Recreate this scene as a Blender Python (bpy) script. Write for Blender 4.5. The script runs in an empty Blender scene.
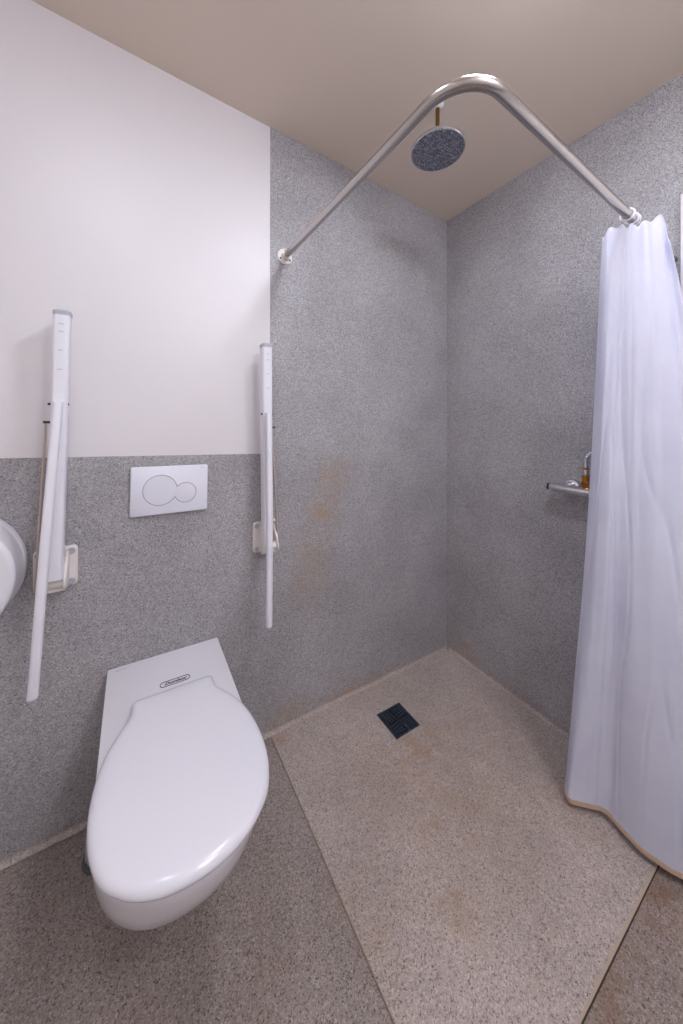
import bpy, bmesh, math, random
from mathutils import Vector, Matrix, noise

random.seed(7)
S = bpy.context.scene
COL = S.collection

# ------------------------------------------------------------------ the room
# The toilet wall is the plane y = 0, the shower wall the plane x = 0, the room
# lies at x < 0, y < 0.  The floor is skewed (under 2 degrees) to fit
# slanted image horizontals; ceiling, walls and fittings follow.
GX, GY = -0.03013, 0.01898  # slope built in to match the image's skew; the room itself is level
H = 2.526                       # room height
XL, YF = -2.65, -2.55           # left wall, wall behind the camera
XS = -1.088                     # joint between the shower sheet and the rest
YS = -0.984                     # front edge of the shower sheet
WZ = 1.168                      # top of the grey wall covering


def skew_z(x, y):
    return GX * x + GY * y


def P(x, y, z):
    return Vector((x, y, z + skew_z(x, y)))


TILT = (math.atan(GY), -math.atan(GX), 0.0)


# ------------------------------------------------------------------ materials
def lin(r, g, b):
    f = lambda c: c / 12.92 if c <= 0.04045 else ((c + 0.055) / 1.055) ** 2.4
    return (f(r / 255), f(g / 255), f(b / 255), 1.0)


def new_mat(name):
    m = bpy.data.materials.new(name)
    m.use_nodes = True
    nt = m.node_tree
    return m, nt, nt.nodes['Principled BSDF']


def mat(name, rgb, rough=0.5, metal=0.0, coat=0.0, spec=0.5, emit=None, estr=0.0,
        vary=0.0, vscale=8.0):
    m, nt, b = new_mat(name)
    b.inputs['Base Color'].default_value = lin(*rgb)
    b.inputs['Roughness'].default_value = rough
    b.inputs['Metallic'].default_value = metal
    b.inputs['Coat Weight'].default_value = coat
    b.inputs['Coat Roughness'].default_value = 0.08
    b.inputs['Specular IOR Level'].default_value = spec
    if emit:
        b.inputs['Emission Color'].default_value = (*emit, 1)
        b.inputs['Emission Strength'].default_value = estr
    if vary:
        tc = nt.nodes.new('ShaderNodeTexCoord')
        n = nt.nodes.new('ShaderNodeTexNoise')
        n.inputs['Scale'].default_value = vscale
        n.inputs['Detail'].default_value = 5
        nt.links.new(tc.outputs['Object'], n.inputs['Vector'])
        mr = nt.nodes.new('ShaderNodeMapRange')
        mr.inputs['To Min'].default_value = max(0.02, rough - vary)
        mr.inputs['To Max'].default_value = min(1.0, rough + vary)
        nt.links.new(n.outputs['Fac'], mr.inputs['Value'])
        nt.links.new(mr.outputs['Result'], b.inputs['Roughness'])
    return m


class NT:
    """Small helper around a node tree."""
    def __init__(self, nt):
        self.nt = nt
        self.N = nt.nodes
        tc = self.N.new('ShaderNodeTexCoord')
        self.co = tc.outputs['Object']

    def link(self, a, b):
        self.nt.links.new(a, b)

    def val(self, sock, v):
        if isinstance(v, (int, float, tuple, list)):
            sock.default_value = v
        else:
            self.link(v, sock)

    def math(self, op, a, b=0.0, clamp=False):
        n = self.N.new('ShaderNodeMath')
        n.operation = op
        n.use_clamp = clamp
        self.val(n.inputs[0], a)
        self.val(n.inputs[1], b)
        return n.outputs[0]

    def ramp(self, v, lo, hi, a=0.0, b=1.0):
        n = self.N.new('ShaderNodeMapRange')
        n.interpolation_type = 'SMOOTHSTEP'
        self.val(n.inputs['Value'], v)
        n.inputs['From Min'].default_value = lo
        n.inputs['From Max'].default_value = hi
        n.inputs['To Min'].default_value = a
        n.inputs['To Max'].default_value = b
        return n.outputs['Result']

    def noise(self, scale, detail=4, rough=0.55, vec=None):
        n = self.N.new('ShaderNodeTexNoise')
        n.inputs['Scale'].default_value = scale
        n.inputs['Detail'].default_value = detail
        n.inputs['Roughness'].default_value = rough
        self.link(vec or self.co, n.inputs['Vector'])
        return n.outputs['Fac']

    def cells(self, scale):
        n = self.N.new('ShaderNodeTexVoronoi')
        n.inputs['Scale'].default_value = scale
        self.link(self.co, n.inputs['Vector'])
        s = self.N.new('ShaderNodeSeparateColor')
        self.link(n.outputs['Color'], s.inputs[0])
        return s.outputs[0], s.outputs[1]

    def colramp(self, v, stops):
        n = self.N.new('ShaderNodeValToRGB')
        n.color_ramp.interpolation = 'LINEAR'
        els = n.color_ramp.elements
        while len(els) < len(stops):
            els.new(0.5)
        for e, (p, c) in zip(els, stops):
            e.position = p
            e.color = c
        self.link(v, n.inputs['Fac'])
        return n.outputs['Color']

    def mix(self, f, a, b, mode='MIX'):
        n = self.N.new('ShaderNodeMix')
        n.data_type = 'RGBA'
        n.blend_type = mode
        self.val(n.inputs['Factor'], f)
        self.val(n.inputs['A'], a)
        self.val(n.inputs['B'], b)
        return n.outputs['Result']

    def blob(self, c, r, soft=1.0):
        """1 at point c falling to 0 at the radii r (x, y, z)."""
        m = self.N.new('ShaderNodeMapping')
        m.vector_type = 'POINT'
        m.inputs['Location'].default_value = [-c[i] / r[i] for i in range(3)]
        m.inputs['Scale'].default_value = [1 / q for q in r]
        self.link(self.co, m.inputs['Vector'])
        n = self.N.new('ShaderNodeVectorMath')
        n.operation = 'LENGTH'
        self.link(m.outputs['Vector'], n.inputs[0])
        return self.ramp(n.outputs['Value'], 1.0 - soft, 1.0, 1.0, 0.0)


def vinyl(name, dark, mid, light, rough, stains_and_shade, rust=(166, 136, 100), scale=(330, 560),
          cloud=0.10, stain_lo=0.36):
    """Speckled safety vinyl with drifting rust-coloured stains."""
    m, nt, b = new_mat(name)
    t = NT(nt)
    c1, c1b = t.cells(scale[0])
    c2, _ = t.cells(scale[1])
    v = t.math('ADD', t.math('MULTIPLY', c1, 0.6), t.math('MULTIPLY', c2, 0.4))
    col = t.colramp(v, [(0.10, lin(*dark)), (0.36, lin(*mid)), (0.62, lin(*mid)), (0.92, lin(*light))])
    cl = t.noise(3.0, 5)
    k = t.ramp(cl, 0.3, 0.7, 1 - cloud, 1 + cloud)
    kc = t.N.new('ShaderNodeCombineColor')
    for i in range(3):
        t.link(k, kc.inputs[i])
    col = t.mix(1.0, col, kc.outputs[0], 'MULTIPLY')
    if stains_and_shade:
        n1 = t.noise(17, 6, 0.65)
        tot = None
        for (c, r, amt) in stains_and_shade:
            g = t.math('MULTIPLY', t.blob(c, r), amt)
            tot = g if tot is None else t.math('MAXIMUM', tot, g)
        f = t.math('MULTIPLY', tot, t.ramp(n1, stain_lo - 0.06, 0.72), True)
        col = t.mix(f, col, t.mix(0.35, lin(*rust), col))
    t.link(col, b.inputs['Base Color'])
    t.link(t.ramp(t.noise(30, 3), 0.3, 0.7, rough - 0.06, rough + 0.06), b.inputs['Roughness'])
    bp = t.N.new('ShaderNodeBump')
    bp.inputs['Strength'].default_value = 0.06
    bp.inputs['Distance'].default_value = 0.001
    t.link(v, bp.inputs['Height'])
    t.link(bp.outputs['Normal'], b.inputs['Normal'])
    b.inputs['Specular IOR Level'].default_value = 0.35
    return m


M = {}
M['wall_vinyl'] = vinyl('grey speckled wall vinyl', (98, 96, 98), (158, 155, 157), (198, 195, 198), 0.48,
    [((-0.773, 0, 1.08), (0.16, 0.3, 0.14), 0.9), ((-0.83, 0, 0.93), (0.13, 0.3, 0.20), 1.2),
     ((-0.90, 0, 0.68), (0.15, 0.3, 0.30), 0.9), ((-0.70, 0, 0.0), (0.46, 0.3, 0.11), 1.8),
     ((-1.02, 0, 0.06), (0.16, 0.3, 0.14), 1.0), ((0, -0.13, 0.05), (0.3, 0.16, 0.13), 0.9),
     ((0, -0.38, 0.0), (0.3, 0.3, 0.07), 0.9), ((0, -0.30, 0.95), (0.3, 0.05, 0.03), 0.5),
     ((0, -0.72, 0.90), (0.3, 0.06, 0.03), 0.6), ((-0.40, 0, 2.27), (0.08, 0.3, 0.05), 0.35)])  # last blob tints in the shower head's cast shadow
M['floor_vinyl'] = vinyl('brown grey speckled floor vinyl', (78, 70, 67), (146, 134, 128), (180, 170, 165), 0.5,
    [((-1.0, -0.80, 0), (0.16, 0.45, 0.3), 0.8), ((-1.06, -0.62, 0), (0.10, 0.2, 0.3), 0.7),
     ((-1.30, -0.55, 0), (0.2, 0.25, 0.3), 0.3)],
    rust=(146, 112, 82), scale=(300, 520))
M['shower_vinyl'] = vinyl('pinkish grey speckled shower floor vinyl', (106, 95, 90), (172, 159, 152), (202, 191, 184), 0.5,
    [((-0.60, -0.50, 0), (0.62, 0.52, 0.3), 0.55), ((-0.62, -0.36, 0), (0.30, 0.24, 0.3), 0.9), ((-0.72, -0.55, 0), (0.16, 0.28, 0.3), 0.8),
     ((-0.83, -0.72, 0), (0.10, 0.10, 0.3), 0.9), ((-0.74, -0.66, 0), (0.22, 0.06, 0.3), 0.6),
     ((-0.45, -0.60, 0), (0.22, 0.14, 0.3), 0.6), ((-1.07, -0.05, 0), (0.05, 0.06, 0.3), 1.0),
     ((-0.30, -0.78, 0), (0.14, 0.14, 0.3), 0.6), ((-1.05, -0.62, 0), (0.06, 0.22, 0.3), 0.7)],
    rust=(158, 122, 88), scale=(300, 520), stain_lo=0.36)
M['front_vinyl'] = vinyl('stained and shade-darkened floor vinyl', (74, 66, 62), (142, 128, 120), (176, 164, 158), 0.5,  # base tone also takes in the curtain's shade
    [((-0.30, -1.0, 0), (0.22, 0.12, 0.3), 1.2), ((-0.62, -1.0, 0), (0.20, 0.07, 0.3), 1.2)],
    rust=(118, 84, 54), scale=(300, 520), stain_lo=0.36)
M['cove'] = vinyl('pale coved vinyl skirting', (112, 103, 98), (168, 157, 150), (196, 186, 180), 0.5,
    [((-0.8, 0, 0), (0.5, 0.3, 0.3), 0.4)], scale=(300, 520))
M['weld'] = mat('tan weld cord', (156, 136, 116), 0.6, vary=0.1)
M['dirt'] = mat('dark dirt in the step', (58, 46, 36), 0.8, vary=0.1)
M['edge'] = mat('cut sheet edge', (176, 156, 138), 0.6, vary=0.1)
M['paint'] = mat('satin cream wall paint', (219, 215, 217), 0.40, spec=0.35, vary=0.04, vscale=5)
M['ceiling'] = mat('matt beige ceiling paint', (226, 212, 198), 0.8, spec=0.25, vary=0.05, vscale=3)
M['white_room'] = mat('white painted wall', (232, 228, 224), 0.6, vary=0.05)
M['china'] = mat('white vitreous china', (226, 225, 231), 0.14, coat=0.2, vary=0.03)
M['lid'] = mat('white toilet seat plastic', (226, 225, 232), 0.2, coat=0.25, vary=0.04)
M['plastic'] = mat('white plastic', (226, 225, 231), 0.32, vary=0.04)
M['plate'] = mat('white flush plate plastic', (222, 222, 232), 0.35, vary=0.04)
M['groove'] = mat('grey button outline', (150, 149, 158), 0.5, vary=0.05)
M['coat'] = mat('white powder coated tube', (228, 227, 234), 0.3, coat=0.2, vary=0.05)
M['cap'] = mat('grey plastic end cap', (176, 176, 186), 0.45, vary=0.05)
M['hinge'] = mat('ivory hinge casting', (226, 219, 214), 0.35, vary=0.05)
M['slot'] = mat('dull grey slot', (196, 196, 204), 0.6, vary=0.05)
M['bronze'] = mat('dull bronze steel', (200, 182, 170), 0.38, 0.3, vary=0.08)
M['darkmetal'] = mat('dark steel pin', (84, 78, 78), 0.4, 0.8, vary=0.08)
M['steel'] = mat('brushed stainless steel', (196, 190, 186), 0.24, 1.0, vary=0.07, vscale=14)
M['chrome'] = mat('chrome', (218, 219, 226), 0.2, 1.0, vary=0.05)
M['brass'] = mat('dull brass', (122, 92, 38), 0.42, 0.9, vary=0.1)
M['brass2'] = mat('orange brass fitting', (186, 126, 52), 0.3, 1.0, vary=0.1)
M['black'] = mat('black plastic', (24, 24, 26), 0.4, vary=0.05)
M['grate'] = mat('blue black grate', (62, 74, 90), 0.25, 0.3, vary=0.08)
M['pit'] = mat('black drain pit', (6, 6, 8), 0.6, vary=0.05)
M['ink'] = mat('dark printed ink', (52, 50, 60), 0.6, vary=0.05)
M['brush'] = mat('blue grey plastic', (150, 157, 172), 0.4, vary=0.05)
M['rubber'] = mat('dark grey rubber', (88, 90, 94), 0.7, vary=0.05)
M['hem'] = mat('rust stained hem', (196, 168, 146), 0.85, vary=0.05)
M['glow'] = mat('opal lamp diffuser', (240, 240, 240), 0.5, emit=(0.84, 0.88, 1.0), estr=70.0, vary=0.02)
M['glow_dim'] = mat('dimmer opal lamp diffuser', (240, 240, 240), 0.5, emit=(0.84, 0.88, 1.0), estr=30.0, vary=0.02)  # emission set lower to leave the toilet side darker
M['glow_fill'] = mat('added fill lamp drum', (240, 240, 240), 0.5, emit=(0.84, 0.88, 1.0), estr=27.0, vary=0.02)  # for the added fill lamp, unseen


def nozzle_material():
    m, nt, b = new_mat('dark grey nozzle plate')
    t = NT(nt)
    c, c2 = t.cells(260)
    t.link(t.colramp(c, [(0.2, lin(92, 96, 108)), (0.6, lin(132, 136, 150)), (0.95, lin(176, 180, 196))]),
           b.inputs['Base Color'])
    b.inputs['Roughness'].default_value = 0.45
    b.inputs['Metallic'].default_value = 0.3
    return m


def cloth_material():
    m, nt, b = new_mat('white shower curtain cloth')
    t = NT(nt)
    n = t.noise(6, 4)
    col = t.colramp(n, [(0.3, lin(229, 230, 244)), (0.7, lin(237, 238, 249))])
    t.link(col, b.inputs['Base Color'])
    b.inputs['Roughness'].default_value = 0.75
    b.inputs['Sheen Weight'].default_value = 0.15
    tr = t.N.new('ShaderNodeBsdfTranslucent')
    t.link(col, tr.inputs['Color'])
    mx = t.N.new('ShaderNodeMixShader')
    mx.inputs[0].default_value = 0.38
    out = nt.nodes['Material Output']
    t.link(b.outputs[0], mx.inputs[1])
    t.link(tr.outputs[0], mx.inputs[2])
    t.link(mx.outputs[0], out.inputs['Surface'])
    bp = t.N.new('ShaderNodeBump')
    bp.inputs['Strength'].default_value = 0.25
    bp.inputs['Distance'].default_value = 0.004
    t.link(t.noise(38, 3), bp.inputs['Height'])
    t.link(bp.outputs['Normal'], b.inputs['Normal'])
    return m


M['nozzle'] = nozzle_material()
M['cloth'] = cloth_material()


# ------------------------------------------------------------------ mesh helpers
def build(name, bm, material, parent=None, smooth=True, angle=35):
    """Link the bmesh as ONE mesh object (materials: one or a list)."""
    bmesh.ops.recalc_face_normals(bm, faces=bm.faces[:])
    me = bpy.data.meshes.new(name)
    bm.to_mesh(me)
    bm.free()
    for m in (material if isinstance(material, (list, tuple)) else [material]):
        me.materials.append(m)
    if smooth:
        me.polygons.foreach_set('use_smooth', [True] * len(me.polygons))
        me.set_sharp_from_angle(angle=math.radians(angle))
    o = bpy.data.objects.new(name, me)
    COL.objects.link(o)
    if parent is not None:
        o.parent = parent
    return o


def thing(name, label, cat, loc=(0, 0, 0), rot=(0, 0, 0), group=None):
    o = bpy.data.objects.new(name, None)
    o.empty_display_size = 0.05
    COL.objects.link(o)
    o.location = loc
    o.rotation_euler = rot
    o['label'] = label
    o['category'] = cat
    if group:
        o['group'] = group
    return o


def struct(o):
    o['kind'] = 'structure'
    return o


def add_box(bm, lo, hi, bevel=0.0, seg=2, f=None):
    vs = bmesh.ops.create_cube(bm, size=1.0)['verts']
    for v in vs:
        v.co = Vector([lo[i] + (v.co[i] + 0.5) * (hi[i] - lo[i]) for i in range(3)])
    if bevel:
        es = list({e for v in vs for e in v.link_edges})
        r = bmesh.ops.bevel(bm, geom=es, offset=bevel, segments=seg, affect='EDGES', profile=0.5)
        vs = list({v for fc in r['faces'] for v in fc.verts} | {v for v in vs if v.is_valid})
    if f:
        for v in vs:
            v.co = f(v.co)
    return vs


def add_rings(bm, rings, cap=True, closed=True):
    """Loft a list of equal-length point rings."""
    vr = [[bm.verts.new(p) for p in r] for r in rings]
    n = len(rings[0])
    for a, b in zip(vr, vr[1:]):
        for i in range(n if closed else n - 1):
            j = (i + 1) % n
            bm.faces.new((a[i], a[j], b[j], b[i]))
    if cap:
        bm.faces.new(vr[0][::-1])
        bm.faces.new(vr[-1])
    return vr


def frames(pts):
    pts = [Vector(p) for p in pts]
    T = []
    for i in range(len(pts)):
        a = pts[max(0, i - 1)]
        b = pts[min(len(pts) - 1, i + 1)]
        T.append((b - a).normalized())
    ref = Vector((0, 0, 1)) if abs(T[0].z) < 0.9 else Vector((1, 0, 0))
    n = (ref - T[0] * ref.dot(T[0])).normalized()
    out = []
    for p, t in zip(pts, T):
        n = (n - t * n.dot(t)).normalized()
        out.append((p, t, n, t.cross(n)))
    return out


def add_tube(bm, pts, r, seg=20, cap=True):
    rs = r if isinstance(r, (list, tuple)) else [r] * len(pts)
    rings = []
    for (p, t, n, b), q in zip(frames(pts), rs):
        rings.append([p + (n * math.cos(2 * math.pi * k / seg) + b * math.sin(2 * math.pi * k / seg)) * q
                      for k in range(seg)])
    add_rings(bm, rings, cap)


def add_lathe(bm, prof, c=(0, 0, 0), axis='Z', seg=48):
    """prof: list of (radius, height) along the axis; closed by caps."""
    rings = []
    for (r, h) in prof:
        ring = []
        for k in range(seg):
            a = 2 * math.pi * k / seg
            u, w = r * math.cos(a), r * math.sin(a)
            q = {'Z': (u, w, h), 'Y': (u, h, w), 'X': (h, u, w)}[axis]
            ring.append(Vector(c) + Vector(q))
        rings.append(ring)
    add_rings(bm, rings, True)


def add_torus(bm, c, R, r, nrm, seg=32, s2=10):
    nrm = Vector(nrm).normalized()
    a = nrm.orthogonal().normalized()
    b = nrm.cross(a)
    grid = []
    for i in range(seg):
        t = 2 * math.pi * i / seg
        d = a * math.cos(t) + b * math.sin(t)
        grid.append([bm.verts.new(Vector(c) + d * (R + r * math.cos(2 * math.pi * k / s2)) + nrm * (r * math.sin(2 * math.pi * k / s2)))
                     for k in range(s2)])
    for i in range(seg):
        for k in range(s2):
            bm.faces.new((grid[i][k], grid[(i + 1) % seg][k], grid[(i + 1) % seg][(k + 1) % s2], grid[i][(k + 1) % s2]))


def rrect(w, h, r, n=6):
    """Rounded rectangle outline centred on the origin, counter-clockwise."""
    out = []
    for (sx, sy, a0) in ((1, 1, 0), (-1, 1, 90), (-1, -1, 180), (1, -1, 270)):
        for k in range(n + 1):
            a = math.radians(a0 + 90 * k / n)
            out.append((sx * (w / 2 - r) + r * math.cos(a), sy * (h / 2 - r) + r * math.sin(a)))
    return out


def catmull(pts, n):
    pts = [Vector(p) for p in pts]
    out = []
    for i in range(len(pts) - 1):
        p0 = pts[max(0, i - 1)]
        p1, p2 = pts[i], pts[i + 1]
        p3 = pts[min(len(pts) - 1, i + 2)]
        for k in range(n):
            t = k / n
            out.append(0.5 * ((2 * p1) + (p2 - p0) * t + (2 * p0 - 5 * p1 + 4 * p2 - p3) * t * t
                              + (3 * p1 - p0 - 3 * p2 + p3) * t ** 3))
    out.append(pts[-1].copy())
    return out


def B():
    return bmesh.new()


skew_pt = lambda v: P(v.x, v.y, v.z)

# ------------------------------------------------------------------ room shell
bm = B(); add_box(bm, (XL - 0.1, YF - 0.1, -0.12), (0.1, 0.1, 0.0), f=skew_pt)
floor = struct(build('floor', bm, M['floor_vinyl'], smooth=False))
bm = B(); add_box(bm, (XS, YS, -0.002), (0.0, 0.0, 0.0035), f=skew_pt)
build('shower_floor_sheet', bm, M['shower_vinyl'], floor, smooth=False)
bm = B(); add_box(bm, (XS - 0.002, YF, -0.002), (0.0, YS - 0.003, 0.0012), f=skew_pt)
build('dry_floor_sheet', bm, M['front_vinyl'], floor, smooth=False)
bm = B(); add_box(bm, (XS - 0.002, YS, -0.001), (XS + 0.0006, -0.02, 0.0045), f=skew_pt)
build('weld_seam', bm, M['weld'], floor, smooth=False)
bm = B(); add_box(bm, (XS, YS - 0.0012, -0.001), (0.0, YS + 0.004, 0.0042), f=skew_pt)
build('sheet_edge', bm, M['edge'], floor, smooth=False)
bm = B(); add_box(bm, (XS, YS - 0.004, -0.001), (0.0, YS - 0.0013, 0.0016), f=skew_pt)
build('dirt_line', bm, M['dirt'], floor, smooth=False)

bm = B(); add_box(bm, (XL - 0.1, YF - 0.1, H), (0.1, 0.1, H + 0.1), f=skew_pt)
struct(build('ceiling', bm, M['ceiling'], smooth=False))

bm = B(); add_box(bm, (XL - 0.1, 0.004, -0.12), (0.1, 0.1, H + 0.1), f=skew_pt)
wb = struct(build('wall_back', bm, M['paint'], smooth=False))
bm = B(); add_box(bm, (XL, 0.0015, WZ), (XS + 0.002, 0.005, H), f=skew_pt)
build('painted_panel', bm, M['paint'], wb, smooth=False)
bm = B(); add_box(bm, (XL, 0.0, 0.0), (XS, 0.005, WZ), f=skew_pt)
build('vinyl_sheet', bm, M['wall_vinyl'], wb, smooth=False)
bm = B(); add_box(bm, (XS, -0.0005, 0.0), (0.01, 0.005, H), f=skew_pt)
build('vinyl_sheet', bm, M['wall_vinyl'], wb, smooth=False)
bm = B(); add_box(bm, (0.004, YF - 0.1, -0.12), (0.1, 0.003, H + 0.1), f=skew_pt)
wr = struct(build('wall_right', bm, M['paint'], smooth=False))
bm = B(); add_box(bm, (0.0, YF, 0.0), (0.005, 0.003, H), f=skew_pt)
build('vinyl_sheet', bm, M['wall_vinyl'], wr, smooth=False)
bm = B(); add_box(bm, (XL - 0.1, YF - 0.1, -0.12), (XL, 0.003, H + 0.1), f=skew_pt)
struct(build('wall_left', bm, M['white_room'], smooth=False))
bm = B(); add_box(bm, (XL, YF - 0.1, -0.12), (0.003, YF, H + 0.1), f=skew_pt)
struct(build('wall_front', bm, M['white_room'], smooth=False))


def cove(name, a, b, inward):
    """Coved skirting: a concave quarter round along the foot of a wall."""
    bm = B()
    R = 0.015
    rings = []
    for (x, y) in (a, b):
        ring = [P(x, y, 0.0)]
        for k in range(7):
            t = math.radians(90 * k / 6)
            d, z = R - R * math.sin(t) + 0.001, R - R * math.cos(t) + 0.001
            ring.append(P(x + inward[0] * d, y + inward[1] * d, z + 0.0035))
        rings.append(ring)
    add_rings(bm, rings)
    return struct(build(name, bm, M['cove']))


cove('baseboard_back', (XL, -0.0008), (-0.001, -0.0008), (0, -1))
cove('baseboard_right', (-0.0008, -0.001), (-0.0008, -0.98), (-1, 0))
bm = B()
add_lathe(bm, [(0.0035, 0), (0.0035, 0.003), (0.002, 0.004)], P(-0.016, -0.02, 0.012), 'Z', 12)
struct(build('trim_1', bm, M['dirt']))

# door in the shower wall, its frame just at the edge of the view
bm = B()
y0, y1, zt, w = -0.9875, -1.95, 2.113, 0.06
add_box(bm, (-0.014, y0 - w, 0.0), (0.0, y0, zt), 0.002, f=skew_pt)
add_box(bm, (-0.014, y1, 0.0), (0.0, y1 + w, zt), 0.002, f=skew_pt)
add_box(bm, (-0.014, y1 + w, zt - w), (0.0, y0 - w, zt), 0.002, f=skew_pt)
door = struct(build('door_1', bm, M['plastic']))
bm = B(); add_box(bm, (-0.008, y1 + w, 0.004), (-0.0005, y0 - w, zt - w), f=skew_pt)
build('door_leaf', bm, M['white_room'], door, smooth=False)
bm = B()
add_lathe(bm, [(0.026, 0), (0.026, -0.008)], P(-0.008, y1 + 0.13, 1.03), 'X', 24)
add_tube(bm, [P(-0.012, y1 + 0.13, 1.03), P(-0.05, y1 + 0.13, 1.03), P(-0.055, y1 + 0.15, 1.03), P(-0.055, y1 + 0.24, 1.03)], 0.009, 12)
build('door_handle', bm, M['chrome'], door)


# ------------------------------------------------------------------ toilet
def pan_outline(hw, c, F, n=22, e=2.15):
    """Outline seen from above: straight flanks to c, then a blunt arc to the tip F."""
    L = F - c
    right = [(hw, 0.0), (hw, c * 0.35), (hw, c * 0.7), (hw, c)]
    for k in range(1, n + 1):
        a = math.radians(90 * k / n)
        right.append((hw * max(0.0, math.cos(a)) ** (2 / e) if k < n else 0.0, c + L * math.sin(a) ** (2 / e)))
    left = [(-x, d) for (x, d) in right[:-1]][::-1]
    return right + left


ZT = 0.47                       # rim height; the pan is hung from the wall here
toilet = thing('toilet', 'white wall-hung toilet with its lid closed, below the flush plate', 'toilet',
               P(-1.469, 0, ZT), TILT)
bm = B()
lev = [(0.112, 0.085, 0.20, 0.28), (0.114, 0.105, 0.23, 0.34), (0.13, 0.117, 0.26, 0.385), (0.16, 0.126, 0.30, 0.428),
       (0.20, 0.136, 0.345, 0.478), (0.24, 0.145, 0.383, 0.525), (0.285, 0.154, 0.416, 0.572), (0.33, 0.161, 0.442, 0.612),
       (0.37, 0.166, 0.460, 0.640), (0.41, 0.170, 0.472, 0.660), (0.445, 0.1725, 0.478, 0.672), (0.462, 0.1725, 0.479, 0.6765),
       (0.468, 0.1715, 0.479, 0.675), (0.4705, 0.168, 0.479, 0.671)]
rings = []
for (z, hw, c, F) in lev:
    back = 0.0015 + 0.022 * (ZT - z) if z < ZT else 0.0015
    rings.append([Vector((x, -max(d, back), z - ZT)) for (x, d) in pan_outline(hw, c, F)])
add_rings(bm, rings)
build('pan', bm, M['china'], toilet, angle=40)

half = [(0.090, 0.231), (0.100, 0.233), (0.1055, 0.240), (0.107, 0.258), (0.109, 0.278), (0.116, 0.294), (0.133, 0.322), (0.153, 0.362),
        (0.166, 0.402), (0.174, 0.446), (0.177, 0.497), (0.174, 0.545), (0.165, 0.586), (0.149, 0.624), (0.126, 0.651),
        (0.097, 0.674), (0.062, 0.690), (0.028, 0.697), (0.0, 0.699)]


def seat_outline(inset=0.0):
    """Seat and lid outline, drawn in by `inset` towards its middle."""
    pts = catmull([(x, d, 0) for (x, d) in half], 3)
    k = 1 - inset / 0.178
    kd = 1 - inset / 0.238
    r = [(max(p.x * k, 0.0), 0.469 + (p.y - 0.469) * kd) for p in pts]
    r[-1] = (0.0, r[-1][1])
    return r + [(-x, d) for (x, d) in r[:-1]][::-1]


def plate_from(levels):
    bm = B()
    rings = [[Vector((x, -d, z - ZT)) for (x, d) in seat_outline(ins)] for (ins, z) in levels]
    vr = add_rings(bm, rings, cap=False)
    for ring in (vr[0], vr[-1]):                      # fill both sides row by row across the middle
        n = len(ring)
        h = n // 2
        for a in range(h):
            q = [ring[a], ring[a + 1], ring[n - 2 - a], ring[n - 1 - a]]
            u = []
            for v in q:
                if v not in u:
                    u.append(v)
            if len(u) > 2:
                bm.faces.new(u)
    return bm


build('seat', plate_from(((0.016, 0.4712), (0.013, 0.4735), (0.013, 0.489), (0.016, 0.4915))), M['lid'], toilet)
build('lid', plate_from(((0.006, 0.4922), (0.0015, 0.494), (0.0, 0.4975), (0.0005, 0.5015), (0.0022, 0.506), (0.006, 0.5105), (0.0125, 0.5138),
                         (0.022, 0.5158), (0.045, 0.5168), (0.08, 0.5172))), M['lid'], toilet, angle=50)
for s in (-1, 1):
    bm = B()
    add_tube(bm, [(s * 0.055, -0.224, 0.484 - ZT), (s * 0.098, -0.224, 0.484 - ZT)], 0.0095, 16)
    build('hinge', bm, M['lid'], toilet)

# printed badge: slanted lettering in a capsule outline, and a tiny printed line
cu = bpy.data.curves.new('badge', 'FONT')
cu.body = 'Dombox'
cu.size = 0.0155
cu.shear = 0.35
cu.align_x = 'CENTER'
cu.align_y = 'CENTER'
cu.extrude = 0.0001
cu.offset = 0.0006
tmp = bpy.data.objects.new('badge', cu)
COL.objects.link(tmp)
dg = bpy.context.evaluated_depsgraph_get()
me = bpy.data.meshes.new_from_object(tmp.evaluated_get(dg))
bpy.data.objects.remove(tmp)
bpy.data.curves.remove(cu)
bm = B()
bm.from_mesh(me)
bpy.data.meshes.remove(me)
for v in bm.verts:
    v.co = Vector((v.co.x * 1.08 + 0.012, v.co.y - 0.1565, v.co.z + 0.4708 - ZT))
outl = [Vector((x + 0.012, y - 0.1565, 0.4708 - ZT)) for (x, y) in rrect(0.084, 0.021, 0.0104, 8)]
outl.append(outl[0])
outl.append(outl[1])
add_tube(bm, outl, 0.0012, 6, cap=False)
lg = build('badge', bm, M['ink'], toilet, smooth=False)
lg['label'] = 'dark slanted lettering in a capsule outline'
bm = B()
add_box(bm, (-0.150, -0.0205, 0.4703 - ZT), (-0.118, -0.0192, 0.4708 - ZT))
build('printed_line', bm, M['groove'], toilet, smooth=False)

# ------------------------------------------------------------------ flush plate
fp = thing('flush_plate', 'white rectangular flush plate with two round buttons on the grey wall', 'flush plate',
           P(-1.457, -0.0006, 1.048), (0, TILT[1] * 0.6, 0))
bm = B()
o = rrect(0.243, 0.167, 0.006, 5)
o2 = rrect(0.238, 0.162, 0.005, 5)
add_rings(bm, [[Vector((x, 0.0, z)) for x, z in o2], [Vector((x, -0.002, z)) for x, z in o],
               [Vector((x, -0.010, z)) for x, z in o], [Vector((x, -0.012, z)) for x, z in o2]])
build('plate', bm, M['plate'], fp)
bm = B()
add_box(bm, (-0.112, -0.004, -0.074), (0.112, 0.0, 0.074))
build('mounting_frame', bm, M['plastic'], fp, smooth=False)
big, rb = (-0.033, 0.001), 0.0525
sml, rs = (0.047, -0.013), 0.0355


def disc_button(c, r, h):
    bm = B()
    add_lathe(bm, [(r, -0.0118), (r, -0.012 - h * 0.6), (r - 0.0012, -0.012 - h)], (c[0], 0, c[1]), 'Y', 64)
    return build('button', bm, M['plate'], fp)


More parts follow.
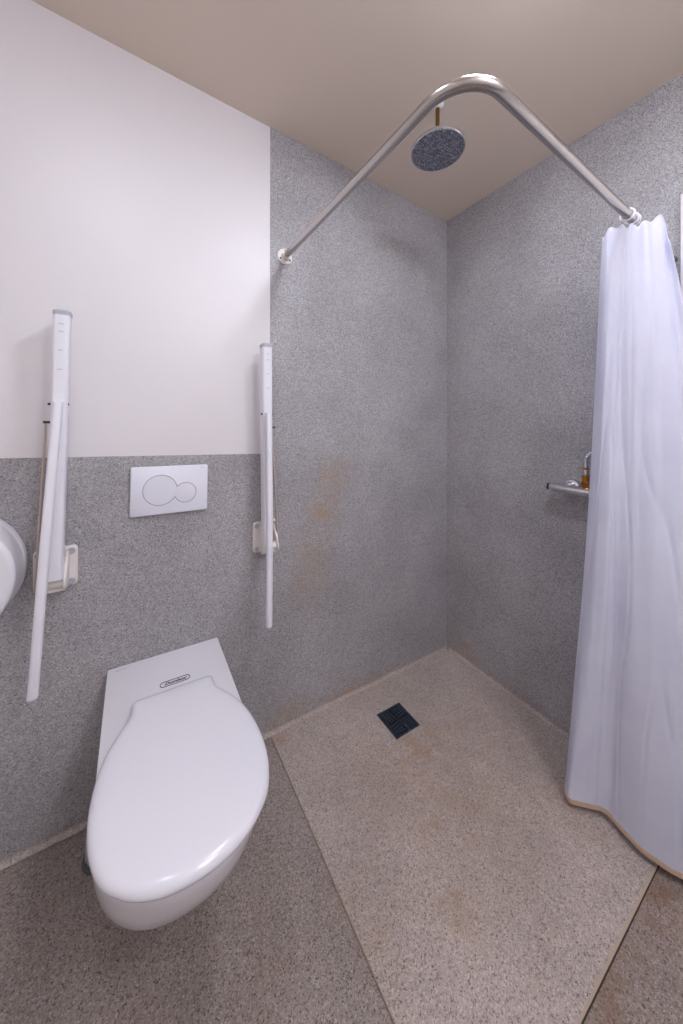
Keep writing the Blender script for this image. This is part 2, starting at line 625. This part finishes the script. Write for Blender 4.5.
def outline(c, r, oc, orad):
    """Groove round a button, left out where it would run inside the other one."""
    bm = B()
    runs, cur = [], []
    for k in range(-60, 133):
        a = 2 * math.pi * k / 96
        p = (c[0] + r * math.cos(a), c[1] + r * math.sin(a))
        if math.hypot(p[0] - oc[0], p[1] - oc[1]) > orad * 0.99:
            cur.append(Vector((p[0], -0.0128, p[1])))
        else:
            if len(cur) > 20:
                runs.append(cur)
            cur = []
    if len(cur) > 20:
        runs.append(cur)
    run = max(runs, key=len)
    add_tube(bm, run[:97], 0.0011, 6)
    return bm


b1 = disc_button(big, rb, 0.0006)
build('groove', outline(big, rb, sml, rs), M['groove'], b1)
b2 = disc_button(sml, rs, 0.0008)
build('groove', outline(sml, rs, big, rb), M['groove'], b2)
bm = B()
add_box(bm, (0.094, -0.0124, 0.0735), (0.112, -0.0118, 0.0745))
build('mark', bm, M['groove'], fp, smooth=False)


# ------------------------------------------------------------------ folded-up grab rails
def rail_profile_tube(bm, pts, w, d, r=0.009):
    """Rounded rectangular tube; w across the room (x), d out of the wall (y)."""
    o = rrect(w, d, r, 5)
    add_rings(bm, [[Vector(p) + Vector((x, y, 0)) for x, y in o] for p in pts])


def grab_rail(label, x0, top, bot, leg_top, leg_bot, side):
    """x0: hinge plate centre. side = -1: the stay hangs on the left, +1: on the right."""
    zc = 0.833
    base = P(x0, 0, zc)
    root = thing('folding_grab_rail', label, 'grab rail', base, group='folding grab rails beside the toilet')
    q = lambda x, y, z: P(x, y, z) - base
    # wall plate
    bm = B()
    o, o2 = rrect(0.104, 0.122, 0.012, 6), rrect(0.098, 0.116, 0.010, 6)
    add_rings(bm, [[Vector((x, -0.0006, z)) for x, z in o], [Vector((x, -0.010, z)) for x, z in o],
                   [Vector((x, -0.013, z)) for x, z in o2]])
    pl = build('wall_plate', bm, M['hinge'], root)
    for sx in (-1, 1):
        for sz in (-1, 1):
            bm = B()
            c = (sx * 0.038, 0, sz * 0.046)
            add_lathe(bm, [(0.0095, -0.0125), (0.0095, -0.0155), (0.007, -0.017), (0.006, -0.0155), (0.002, -0.0155)], c, 'Y', 20)
            build('screw', bm, M['cap'], pl)
    # hinge cheeks and barrel
    for sx in (-1, 1):
        bm = B()
        prof = [(0.012, 0.050), (0.025, 0.046), (0.058, 0.012), (0.076, -0.018), (0.076, -0.040), (0.055, -0.052), (0.012, -0.054)]
        xa, xb = sx * 0.0325, sx * 0.0255
        add_rings(bm, [[Vector((xa, -y, z)) for y, z in prof], [Vector((xb, -y, z)) for y, z in prof]])
        bmesh.ops.bevel(bm, geom=bm.edges[:], offset=0.0015, segments=2, affect='EDGES')
        build('hinge_cheek', bm, M['hinge'], root)
    bm = B()
    add_tube(bm, [(-0.033, -0.050, -0.030), (0.033, -0.050, -0.030)], 0.017, 24)
    build('hinge_barrel', bm, M['hinge'], root)
    bm = B()
    add_box(bm, (-0.030, -0.055, -0.056), (0.030, -0.011, -0.046), 0.002)
    build('stop_block', bm, M['hinge'], root)
    # folded-up main tube
    a, b = q(*bot), q(*top)
    bm = B()
    rail_profile_tube(bm, [a.lerp(b, k / 6) for k in range(7)], 0.038, 0.042)
    tube = build('rail_tube', bm, M['coat'], root)
    bm = B()
    d = (b - a).normalized()
    o = rrect(0.041, 0.045, 0.010, 5)
    o2 = rrect(0.034, 0.037, 0.008, 5)
    add_rings(bm, [[b + Vector((x, y, 0)) - d * 0.003 for x, y in o], [b + Vector((x, y, 0)) + d * 0.007 for x, y in o],
                   [b + Vector((x, y, 0)) + d * 0.011 for x, y in o2]])
    build('end_cap', bm, M['cap'], root)
    for s in (0.030, 0.052, 0.105, 0.160):
        bm = B()
        c = b - d * s
        add_box(bm, (c.x - 0.006, c.y - 0.0218, c.z - 0.0015), (c.x + 0.006, c.y - 0.0206, c.z + 0.0015))
        build('slot', bm, M['slot'], tube, smooth=False)
    # hanging support leg, hinged on the front of the tube
    la, lb = q(*leg_top), q(*leg_bot)
    bm = B()
    o = rrect(0.0225, 0.024, 0.009, 5)
    rings = []
    n = 14
    for k in range(n + 1):
        p = la.lerp(lb, k / n) + Vector((0, -0.008 * math.sin(math.pi * k / n), 0))
        rings.append([p + Vector((x, y, 0)) for x, y in o])
    add_rings(bm, rings)
    leg = build('support_leg', bm, M['coat'], root)
    bm = B()
    dl = (lb - la).normalized()
    o3 = rrect(0.0205, 0.021, 0.008, 5)
    add_rings(bm, [[lb + Vector((x, y, 0)) for x, y in o3], [lb + Vector((x, y, 0)) + dl * 0.006 for x, y in o3]])
    build('leg_tip', bm, M['cap'], leg)
    bm = B()
    add_lathe(bm, [(0.003, -0.0128), (0.003, -0.014)], la.lerp(lb, 0.14), 'Y', 12)
    build('rivet', bm, M['slot'], leg)
    # pins through tube and leg
    for dz, ra, rb2 in ((-0.004, 0.027 * side, -0.020 * side), (-0.056, 0.037 * side, 0.0)):
        bm = B()
        c = la + Vector((0, 0.030, dz))
        add_tube(bm, [c + Vector((ra, 0, 0)), c + Vector((rb2, 0, 0))], 0.0036, 12)
        build('pivot_pin', bm, M['darkmetal'], root)
    # flat steel stay between the leg pin and the wall plate
    bm = B()
    s0 = Vector((la.x + side * 0.036, -0.046, la.z - 0.056))
    s1 = Vector((side * 0.041, -0.040, -0.046))
    path = [s0 + Vector((0, 0, 0.004)), s0, s0.lerp(s1, 0.25), s0.lerp(s1, 0.5), s0.lerp(s1, 0.75), s1]
    o = rrect(0.005, 0.014, 0.0022, 3)
    add_rings(bm, [[p + Vector((x, y, 0)) for x, y in o] for p in path])
    build('stay', bm, M['bronze'], root)
    return root


grab_rail('folded-up white grab rail left of the toilet, beside the round dispenser', -1.768,
          (-1.742, -0.078, 1.588), (-1.762, -0.062, 0.822), (-1.748, -0.108, 1.334), (-1.790, -0.165, 0.562), -1)
grab_rail('folded-up white grab rail right of the toilet, on the edge of the shower', -1.111,
          (-1.136, -0.085, 1.588), (-1.124, -0.062, 0.822), (-1.136, -0.116, 1.334), (-1.142, -0.135, 0.540), 1)

# ------------------------------------------------------------------ jumbo roll dispenser
dp = thing('paper_dispenser', 'round white toilet paper dispenser on the wall, left of the grab rails', 'paper dispenser',
           P(-2.014, -0.0006, 0.860))
bm = B()
R = 0.182
add_lathe(bm, [(R - 0.003, 0), (R, -0.004), (R, -0.031), (R - 0.002, -0.034)], (0, 0, 0), 'Y', 96)
build('wall_mount', bm, M['plastic'], dp)
bm = B()
prof = [(R - 0.003, -0.0345), (R - 0.001, -0.036), (R - 0.003, -0.104)]
for k in range(1, 9):
    a = math.radians(90 * k / 8)
    prof.append((R - 0.015 + 0.012 * math.cos(a), -0.104 - 0.012 * math.sin(a)))
prof += [(0.12, -0.1185), (0.03, -0.1205)]
add_lathe(bm, prof, (0, 0, 0), 'Y', 96)
build('cover', bm, M['plastic'], dp, angle=80).modifiers.new('even shading', 'WEIGHTED_NORMAL')
bm = B()
add_box(bm, (-0.022, -0.124, 0.085), (0.022, -0.112, 0.097), 0.003)
build('lock', bm, M['cap'], dp)

# ------------------------------------------------------------------ toilet brush holder
br = thing('toilet_brush_holder', 'small blue-grey toilet brush holder on the floor behind the left of the toilet', 'brush holder',
           P(-1.645, -0.112, 0.002))
bm = B()
add_lathe(bm, [(0.049, 0.0), (0.050, 0.004), (0.049, 0.010), (0.045, 0.012)], (0, 0, 0), 'Z', 40)
build('foot_ring', bm, M['rubber'], br)
bm = B()
add_lathe(bm, [(0.040, 0.011), (0.0435, 0.020), (0.0425, 0.05), (0.039, 0.088), (0.036, 0.094), (0.028, 0.095)], (0, 0, 0), 'Z', 40)
build('cup', bm, M['brush'], br)
bm = B()
add_lathe(bm, [(0.006, 0.094), (0.006, 0.13), (0.008, 0.138), (0.005, 0.143)], (0.012, 0, 0), 'Z', 16)
build('handle', bm, M['brush'], br)

# ------------------------------------------------------------------ floor drain
dr = thing('floor_drain', 'small square black drain grate set in the shower floor', 'drain', P(-0.582, -0.220, 0.0036), TILT)
bm = B()
hw = 0.0665
for (lo, hi) in (((-hw, -hw), (hw, -hw + 0.007)), ((-hw, hw - 0.007), (hw, hw)),
                 ((-hw, -hw + 0.007), (-hw + 0.007, hw - 0.007)), ((hw - 0.007, -hw + 0.007), (hw, hw - 0.007))):
    add_box(bm, (lo[0], lo[1], 0.0), (hi[0], hi[1], 0.003), 0.0006, 1)
build('drain_frame', bm, M['grate'], dr)
bm = B()
add_box(bm, (-hw + 0.006, -hw + 0.006, 0.0001), (hw - 0.006, hw - 0.006, 0.0008))
build('sump', bm, M['pit'], dr, smooth=False)
bm = B()
for qx, qy in ((-1, -1), (1, 1), (-1, 1), (1, -1)):         # curved fins, turned in alternate quarters
    for k in range(4):
        off = 0.007 + k * 0.0135
        pts = []
        for j in range(7):
            t = j / 6
            u, v = 0.005 + 0.051 * t, off + 0.006 * math.sin(math.pi * 0.5 * t) * (1 if k < 3 else 0)
            u, v = min(u, 0.057), min(v, 0.057)
            x, y = (u, v) if qx * qy > 0 else (v, u)
            pts.append((qx * x, qy * y, 0.0024))
        add_tube(bm, pts, 0.0030, 8)
build('grate', bm, M['grate'], dr)

# ------------------------------------------------------------------ curtain rail
XR, YR, ZR = -1.024, -0.913, 2.005
rail = thing('curtain_rail', 'bent steel shower curtain rail running from the back wall to the right wall', 'curtain rail',
             P(XR, -0.001, ZR))
org = P(XR, -0.001, ZR)
rb_ = 0.105
pts = [P(XR, -0.004, ZR) - org]
for k in range(1, 12):
    pts.append(P(XR, -0.004 + (YR + rb_ + 0.004) * k / 12, ZR) - org)
for k in range(0, 17):
    a = math.radians(90 * k / 16)
    pts.append(P(XR + rb_ - rb_ * math.cos(a), YR + rb_ - rb_ * math.sin(a), ZR) - org)
for k in range(1, 13):
    pts.append(P(XR + rb_ + (-0.004 - XR - rb_) * k / 12, YR, ZR) - org)
bm = B()
add_tube(bm, pts, 0.0128, 24)
build('rail_tube', bm, M['steel'], rail, angle=60)


def flange(c, axis):
    """Round flange on a wall: axis 'Y' on the back wall, 'X' on the right wall."""
    bm = B()
    add_lathe(bm, [(0.0325, 0.0), (0.0325, -0.0035), (0.030, -0.005), (0.0185, -0.006), (0.0165, -0.020), (0.0145, -0.021)],
              c, axis, 36)
    fl = build('wall_flange', bm, M['hinge'], rail)
    for k in range(3):
        a = math.radians(90 + 120 * k)
        u, w = 0.024 * math.cos(a), 0.024 * math.sin(a)
        bm = B()
        cc = Vector(c) + (Vector((u, -0.004, w)) if axis == 'Y' else Vector((-0.004, u, w)))
        add_lathe(bm, [(0.0042, 0.0), (0.0042, -0.002), (0.0025, -0.003)], cc, axis, 14)
        build('screw', bm, M['darkmetal'], fl)


flange(Vector((0, 0, 0)), 'Y')
flange(P(-0.001, YR, ZR) - org, 'X')

# ------------------------------------------------------------------ shower curtain
cur = thing('shower_curtain', 'white cloth shower curtain bunched at the right end of the steel rail', 'shower curtain',
            P(-0.18, YR, 0.0))
corg = P(-0.18, YR, 0.0)
# columns of the cloth: (top x, y, z), (bottom x, y, z), extra outward swell at mid height
cols = [((-0.268, -0.860, 1.950), (-0.268, -0.748, 0.030), (0.043, 0.0)),
        ((-0.283, -0.880, 1.957), (-0.298, -0.772, 0.026), (0.050, 0.0)),
        ((-0.272, -0.898, 1.966), (-0.276, -0.803, 0.026), (0.022, 0.0)),
        ((-0.256, -0.912, 1.964), (-0.244, -0.833, 0.028), (0.005, -0.005)),
        ((-0.238, -0.922, 1.970), (-0.232, -0.856, 0.030), (0.005, -0.010)),
        ((-0.222, -0.934, 1.970), (-0.240, -0.886, 0.030), (0.0, -0.014)),
        ((-0.198, -0.946, 1.982), (-0.258, -0.945, 0.030), (0.0, -0.020)),
        ((-0.176, -0.962, 1.991), (-0.252, -0.995, 0.030), (0.0, -0.022)),
        ((-0.160, -0.982, 1.993), (-0.234, -1.040, 0.030), (0.0, -0.022)),
        ((-0.166, -0.990, 1.930), (-0.205, -1.085, 0.030), (0.01, -0.024)),
        ((-0.176, -0.999, 1.905), (-0.160, -1.140, 0.030), (0.03, -0.030)),
        ((-0.112, -0.972, 1.915), (-0.100, -1.150, 0.030), (0.0, -0.030)),
        ((-0.055, -0.950, 1.940), (-0.060, -1.120, 0.030), (0.0, -0.020)),
        ((-0.035, -0.935, 1.950), (-0.035, -1.100, 0.030), (0.0, -0.020))]
NPER = 12
top = catmull([c[0] for c in cols], NPER)
bot = catmull([c[1] for c in cols], NPER)
swl = catmull([(c[2][0], c[2][1], 0) for c in cols], NPER)
NV = 110
NU = len(top)
bm = B()
grid = []
for j in range(NV + 1):
    t = j / NV
    row = []
    for i in range(NU):
        a, b = top[i], bot[i]
        e = t ** 0.92
        p = Vector((a.x + (b.x - a.x) * e, a.y + (b.y - a.y) * e, a.z + (b.z - a.z) * t))
        p += swl[i] * math.sin(math.pi * t)
        s = i / NPER
        # pleats: tight at the top, opening out below; small creases across
        amp = 0.0016 * (1 - 0.4 * t) * min(1.0, i / 10)
        w = math.sin(s * 5.2 + 1.3 * noise.noise((s * 0.8, t * 2.5, 3.1)) * 2.0)
        cr = noise.noise((s * 0.55 + t * 2.2, t * 3.4 - s * 0.35, 1.7)) * 0.010
        cr -= max(0.0, 1 - abs(noise.noise((s * 0.5 + t * 2.0, t * 3.0 - s * 0.45, 5.5))) * 7) * 0.0035
        cr *= math.sin(math.pi * min(1, max(0.0, t * 1.0))) ** 0.3 if t < 1 else 0
        dirn = Vector((-0.86, -0.5, 0))
        p += dirn * (amp * w + cr)
        # wavy heading: sags between the points where it is hooked
        if t < 0.06:
            p.z -= (1 - t / 0.06) * 0.006 * (1 + math.sin(s * 4.0))
        row.append(bm.verts.new(P(p.x, p.y, p.z) - corg))
    grid.append(row)
for j in range(NV):
    for i in range(NU - 1):
        f = bm.faces.new((grid[j][i], grid[j][i + 1], grid[j + 1][i + 1], grid[j + 1][i]))
hem_src = [[v.co.copy() for v in r] for r in grid[NV - 1:]]
seam_i = 3 * NPER
seam_pts = [grid[j][seam_i].co + Vector((-0.0008, -0.0006, 0)) for j in range(2, NV)]
seam_pts = [p.copy() for p in seam_pts]
edge_pts = [grid[j][2].co.copy() for j in range(0, NV + 1)]
cl = build('cloth', bm, M['cloth'], cur, angle=80)
sm = cl.modifiers.new('thickness', 'SOLIDIFY')
sm.thickness = 0.0012
sm.offset = 0
bm = B()
add_tube(bm, seam_pts, 0.0013, 6)
build('seam', bm, M['cloth'], cur)
bm = B()
path = [p for p in hem_src[-1]]
rings = []
for k, p in enumerate(path):
    t = (path[min(k + 1, len(path) - 1)] - path[max(k - 1, 0)]).normalized()
    n = Vector((-t.y, t.x, 0)).normalized() * 0.0022
    up = Vector((0, 0, 0.014))
    rings.append([p - n, p + n, p + n + up, p - n + up])
add_rings(bm, rings)
build('hem', bm, M['hem'], cur)['label'] = 'rust-stained lower hem'
for (x, lean) in ((-0.196, 0.25), (-0.176, -0.15), (-0.232, 0.1)):
    bm = B()
    c = P(x, YR, ZR - 0.0015) - corg
    add_torus(bm, c, 0.0178, 0.0028, (1, lean, 0.1 * lean), 36, 10)
    build('curtain_ring', bm, M['plastic'], cur)

# ------------------------------------------------------------------ wall hook behind the curtain
hk = thing('wall_hook', 'small dark grey knob hook on the right wall beside the curtain', 'hook', P(-0.0006, -0.967, 1.905))
bm = B()
add_lathe(bm, [(0.012, 0.0), (0.012, -0.003), (0.009, -0.004)], (0, 0, 0), 'X', 24)
build('hook_plate', bm, M['darkmetal'], hk)
bm = B()
add_lathe(bm, [(0.005, -0.003), (0.005, -0.012), (0.0095, -0.015), (0.0105, -0.019), (0.008, -0.023)], (0, 0, 0), 'X', 24)
build('hook_knob', bm, M['darkmetal'], hk)

# ------------------------------------------------------------------ shower head on the ceiling
hc = P(-0.594, -0.455, H)
sh = thing('rain_shower', 'round flat rain shower head hanging from the ceiling on a brass pipe', 'shower head', hc)
bm = B()
add_lathe(bm, [(0.023, -0.0008), (0.023, -0.006), (0.017, -0.014), (0.011, -0.017)], (0, 0, 0), 'Z', 32)
build('ceiling_rose', bm, M['plastic'], sh)
bm = B()
add_lathe(bm, [(0.0075, -0.012), (0.0075, -0.160)], (0, 0, 0), 'Z', 20)
build('pipe', bm, M['brass'], sh)
bm = B()
add_lathe(bm, [(0.012, -0.143), (0.014, -0.147), (0.014, -0.159), (0.030, -0.162), (0.092, -0.165), (0.0985, -0.167), (0.0995, -0.170),
               (0.0995, -0.177), (0.097, -0.1795)], (0, 0, 0), 'Z', 72)
hd = build('head_disc', bm, M['chrome'], sh)
bm = B()
add_lathe(bm, [(0.0955, -0.1790), (0.0955, -0.1802)], (0, 0, 0), 'Z', 72)
for ring in range(1, 9):
    r = 0.0108 * ring
    n = 7 * ring
    for k in range(n):
        a = 2 * math.pi * k / n + ring * 0.3
        add_lathe(bm, [(0.0020, -0.1798), (0.0014, -0.1822)], (r * math.cos(a), r * math.sin(a), 0), 'Z', 6)
build('nozzle_plate', bm, M['nozzle'], sh)

# ------------------------------------------------------------------ shower mixer on the right wall
mo = P(0.0, -0.70, 1.066)
mx = thing('shower_mixer', 'chrome bar shower mixer on the right wall, half hidden by the curtain', 'shower mixer', mo)
q = lambda x, y, z: P(x, y, z) - mo
bm = B()
add_tube(bm, [q(-0.052, -0.600, 1.065), q(-0.052, -0.630, 1.065), q(-0.052, -0.82, 1.064), q(-0.052, -0.87, 1.064)], [0.0155, 0.0185, 0.0205, 0.0205], 28)
build('mixer_bar', bm, M['chrome'], mx)
for ye, yb in ((-0.583, -0.598), (-0.872, -0.92)):
    bm = B()
    s = 1 if ye > -0.7 else -1
    add_tube(bm, [q(-0.052, ye, 1.065), q(-0.052, yb, 1.065)], [0.0138, 0.0152], 28)
    kb = build('knob', bm, M['chrome'], mx)
    bm = B()
    add_tube(bm, [q(-0.052, ye - s * 0.005, 1.0655), q(-0.052, ye - s * 0.013, 1.0655)], 0.0152, 28)
    build('knob_band', bm, M['black'], kb)
for yu in (-0.662, -0.812):
    bm = B()
    c = q(0, yu, 1.072)
    add_lathe(bm, [(0.034, -0.001), (0.034, -0.008), (0.030, -0.018), (0.021, -0.022), (0.021, -0.046), (0.015, -0.052)], c, 'X', 36)
    build('wall_union', bm, M['chrome'], mx)
bm = B()
xo, yo = -0.052, -0.728
c = q(xo, yo, 0) ; c.z = q(xo, yo, 1.065).z
add_lathe(bm, [(0.013, 0.010), (0.013, 0.024), (0.0155, 0.026), (0.0155, 0.040), (0.0120, 0.043)], c, 'Z', 6)
add_lathe(bm, [(0.0115, 0.042), (0.0115, 0.060), (0.0135, 0.062), (0.0135, 0.068), (0.0095, 0.070)], c, 'Z', 24)
build('outlet_nut', bm, M['brass2'], mx)
bm = B()
cz = c + Vector((0, 0, 0.094))
add_tube(bm, [cz + Vector((0, 0.020, 0)), cz + Vector((0, -0.016, 0))], 0.0022, 10)
add_lathe(bm, [(0.0095, 0.090), (0.0095, 0.098)], c, 'Z', 20)
build('valve_pin', bm, M['brass2'], mx)
bm = B()
pts = [c + Vector((0, 0, 0.069)), c + Vector((0, 0, 0.10)), c + Vector((0, 0, 0.125))]
for k in range(1, 9):
    a = math.radians(90 * k / 8)
    pts.append(c + Vector((0, -0.034 + 0.034 * math.cos(a), 0.125 + 0.034 * math.sin(a))))
pts.append(c + Vector((0, -0.050, 0.159)))
add_tube(bm, pts, 0.0085, 20)
build('outlet_elbow', bm, M['chrome'], mx)
bm = B()
pts = [c + Vector((0, -0.049, 0.159)), c + Vector((0, -0.075, 0.157)), c + Vector((0, -0.09, 0.14)), c + Vector((0, -0.095, 0.10)),
       c + Vector((0.01, -0.10, 0.0)), c + Vector((0.02, -0.10, -0.3))]
add_tube(bm, catmull(pts, 6), 0.0088, 16)
build('hose', bm, M['black'], mx)


# ------------------------------------------------------------------ ceiling lamps, and one added for fill
def lamp(label, x, y, kind='disc'):
    r = thing('ceiling_lamp', label, 'ceiling lamp', P(x, y, H), TILT, group='round ceiling lamps')
    if kind == 'fill_globe':                                # drum added out of view to lift the room's light
        bm = B()
        add_lathe(bm, [(0.09, -0.0008), (0.09, -0.04), (0.07, -0.05)], (0, 0, 0), 'Z', 48)
        build('housing', bm, M['plastic'], r)
        bm = B()
        add_lathe(bm, [(0.10, -0.051), (0.155, -0.08), (0.17, -0.13), (0.16, -0.19), (0.12, -0.23), (0.05, -0.25)], (0, 0, 0), 'Z', 48)
        build('diffuser', bm, M['glow_fill'], r)
        return
    bm = B()
    add_lathe(bm, [(0.115, -0.0008), (0.120, -0.01), (0.120, -0.055), (0.112, -0.058)], (0, 0, 0), 'Z', 48)
    build('housing', bm, M['plastic'], r)
    bm = B()
    add_lathe(bm, [(0.108, -0.0575), (0.105, -0.066), (0.088, -0.074), (0.04, -0.079)], (0, 0, 0), 'Z', 48)
    build('diffuser', bm, M['glow_dim' if kind == 'dim' else 'glow'], r)


lamp('round white ceiling lamp above the toilet', -1.68, -0.88, 'dim')
lamp('round white ceiling lamp above the bend of the curtain rail', -0.85, -0.95)
lamp('added unseen fill lamp near the front wall', -0.95, -2.05, 'fill_globe')


# ------------------------------------------------------------------ camera, world, view
w = bpy.data.worlds.new('World')
S.world = w
w.use_nodes = True
w.node_tree.nodes['Background'].inputs[0].default_value = (0.5, 0.5, 0.55, 1)
w.node_tree.nodes['Background'].inputs[1].default_value = 0.1

cd = bpy.data.cameras.new('camera')
cam = bpy.data.objects.new('camera', cd)
COL.objects.link(cam)
S.camera = cam
cam.location = P(-1.5673, -1.3169, 1.30)
fx, fy = 0.533, 0.846
cam.rotation_euler = (math.radians(90), 0, math.atan2(-fx, fy))
cd.sensor_fit = 'HORIZONTAL'
cd.sensor_width = 36.0
cd.lens = 36.0 * 329.3 / 683.0
cd.shift_y = -(512 - 424.4) / 683.0
cd.clip_start = 0.02

vs = S.view_settings
vs.view_transform = 'Standard'
vs.look = 'None'
vs.gamma = 1
vs.use_curve_mapping = False
vs.exposure = 0.4
S.cycles.use_denoising = True
S.cycles.max_bounces = 12
S.cycles.diffuse_bounces = 8
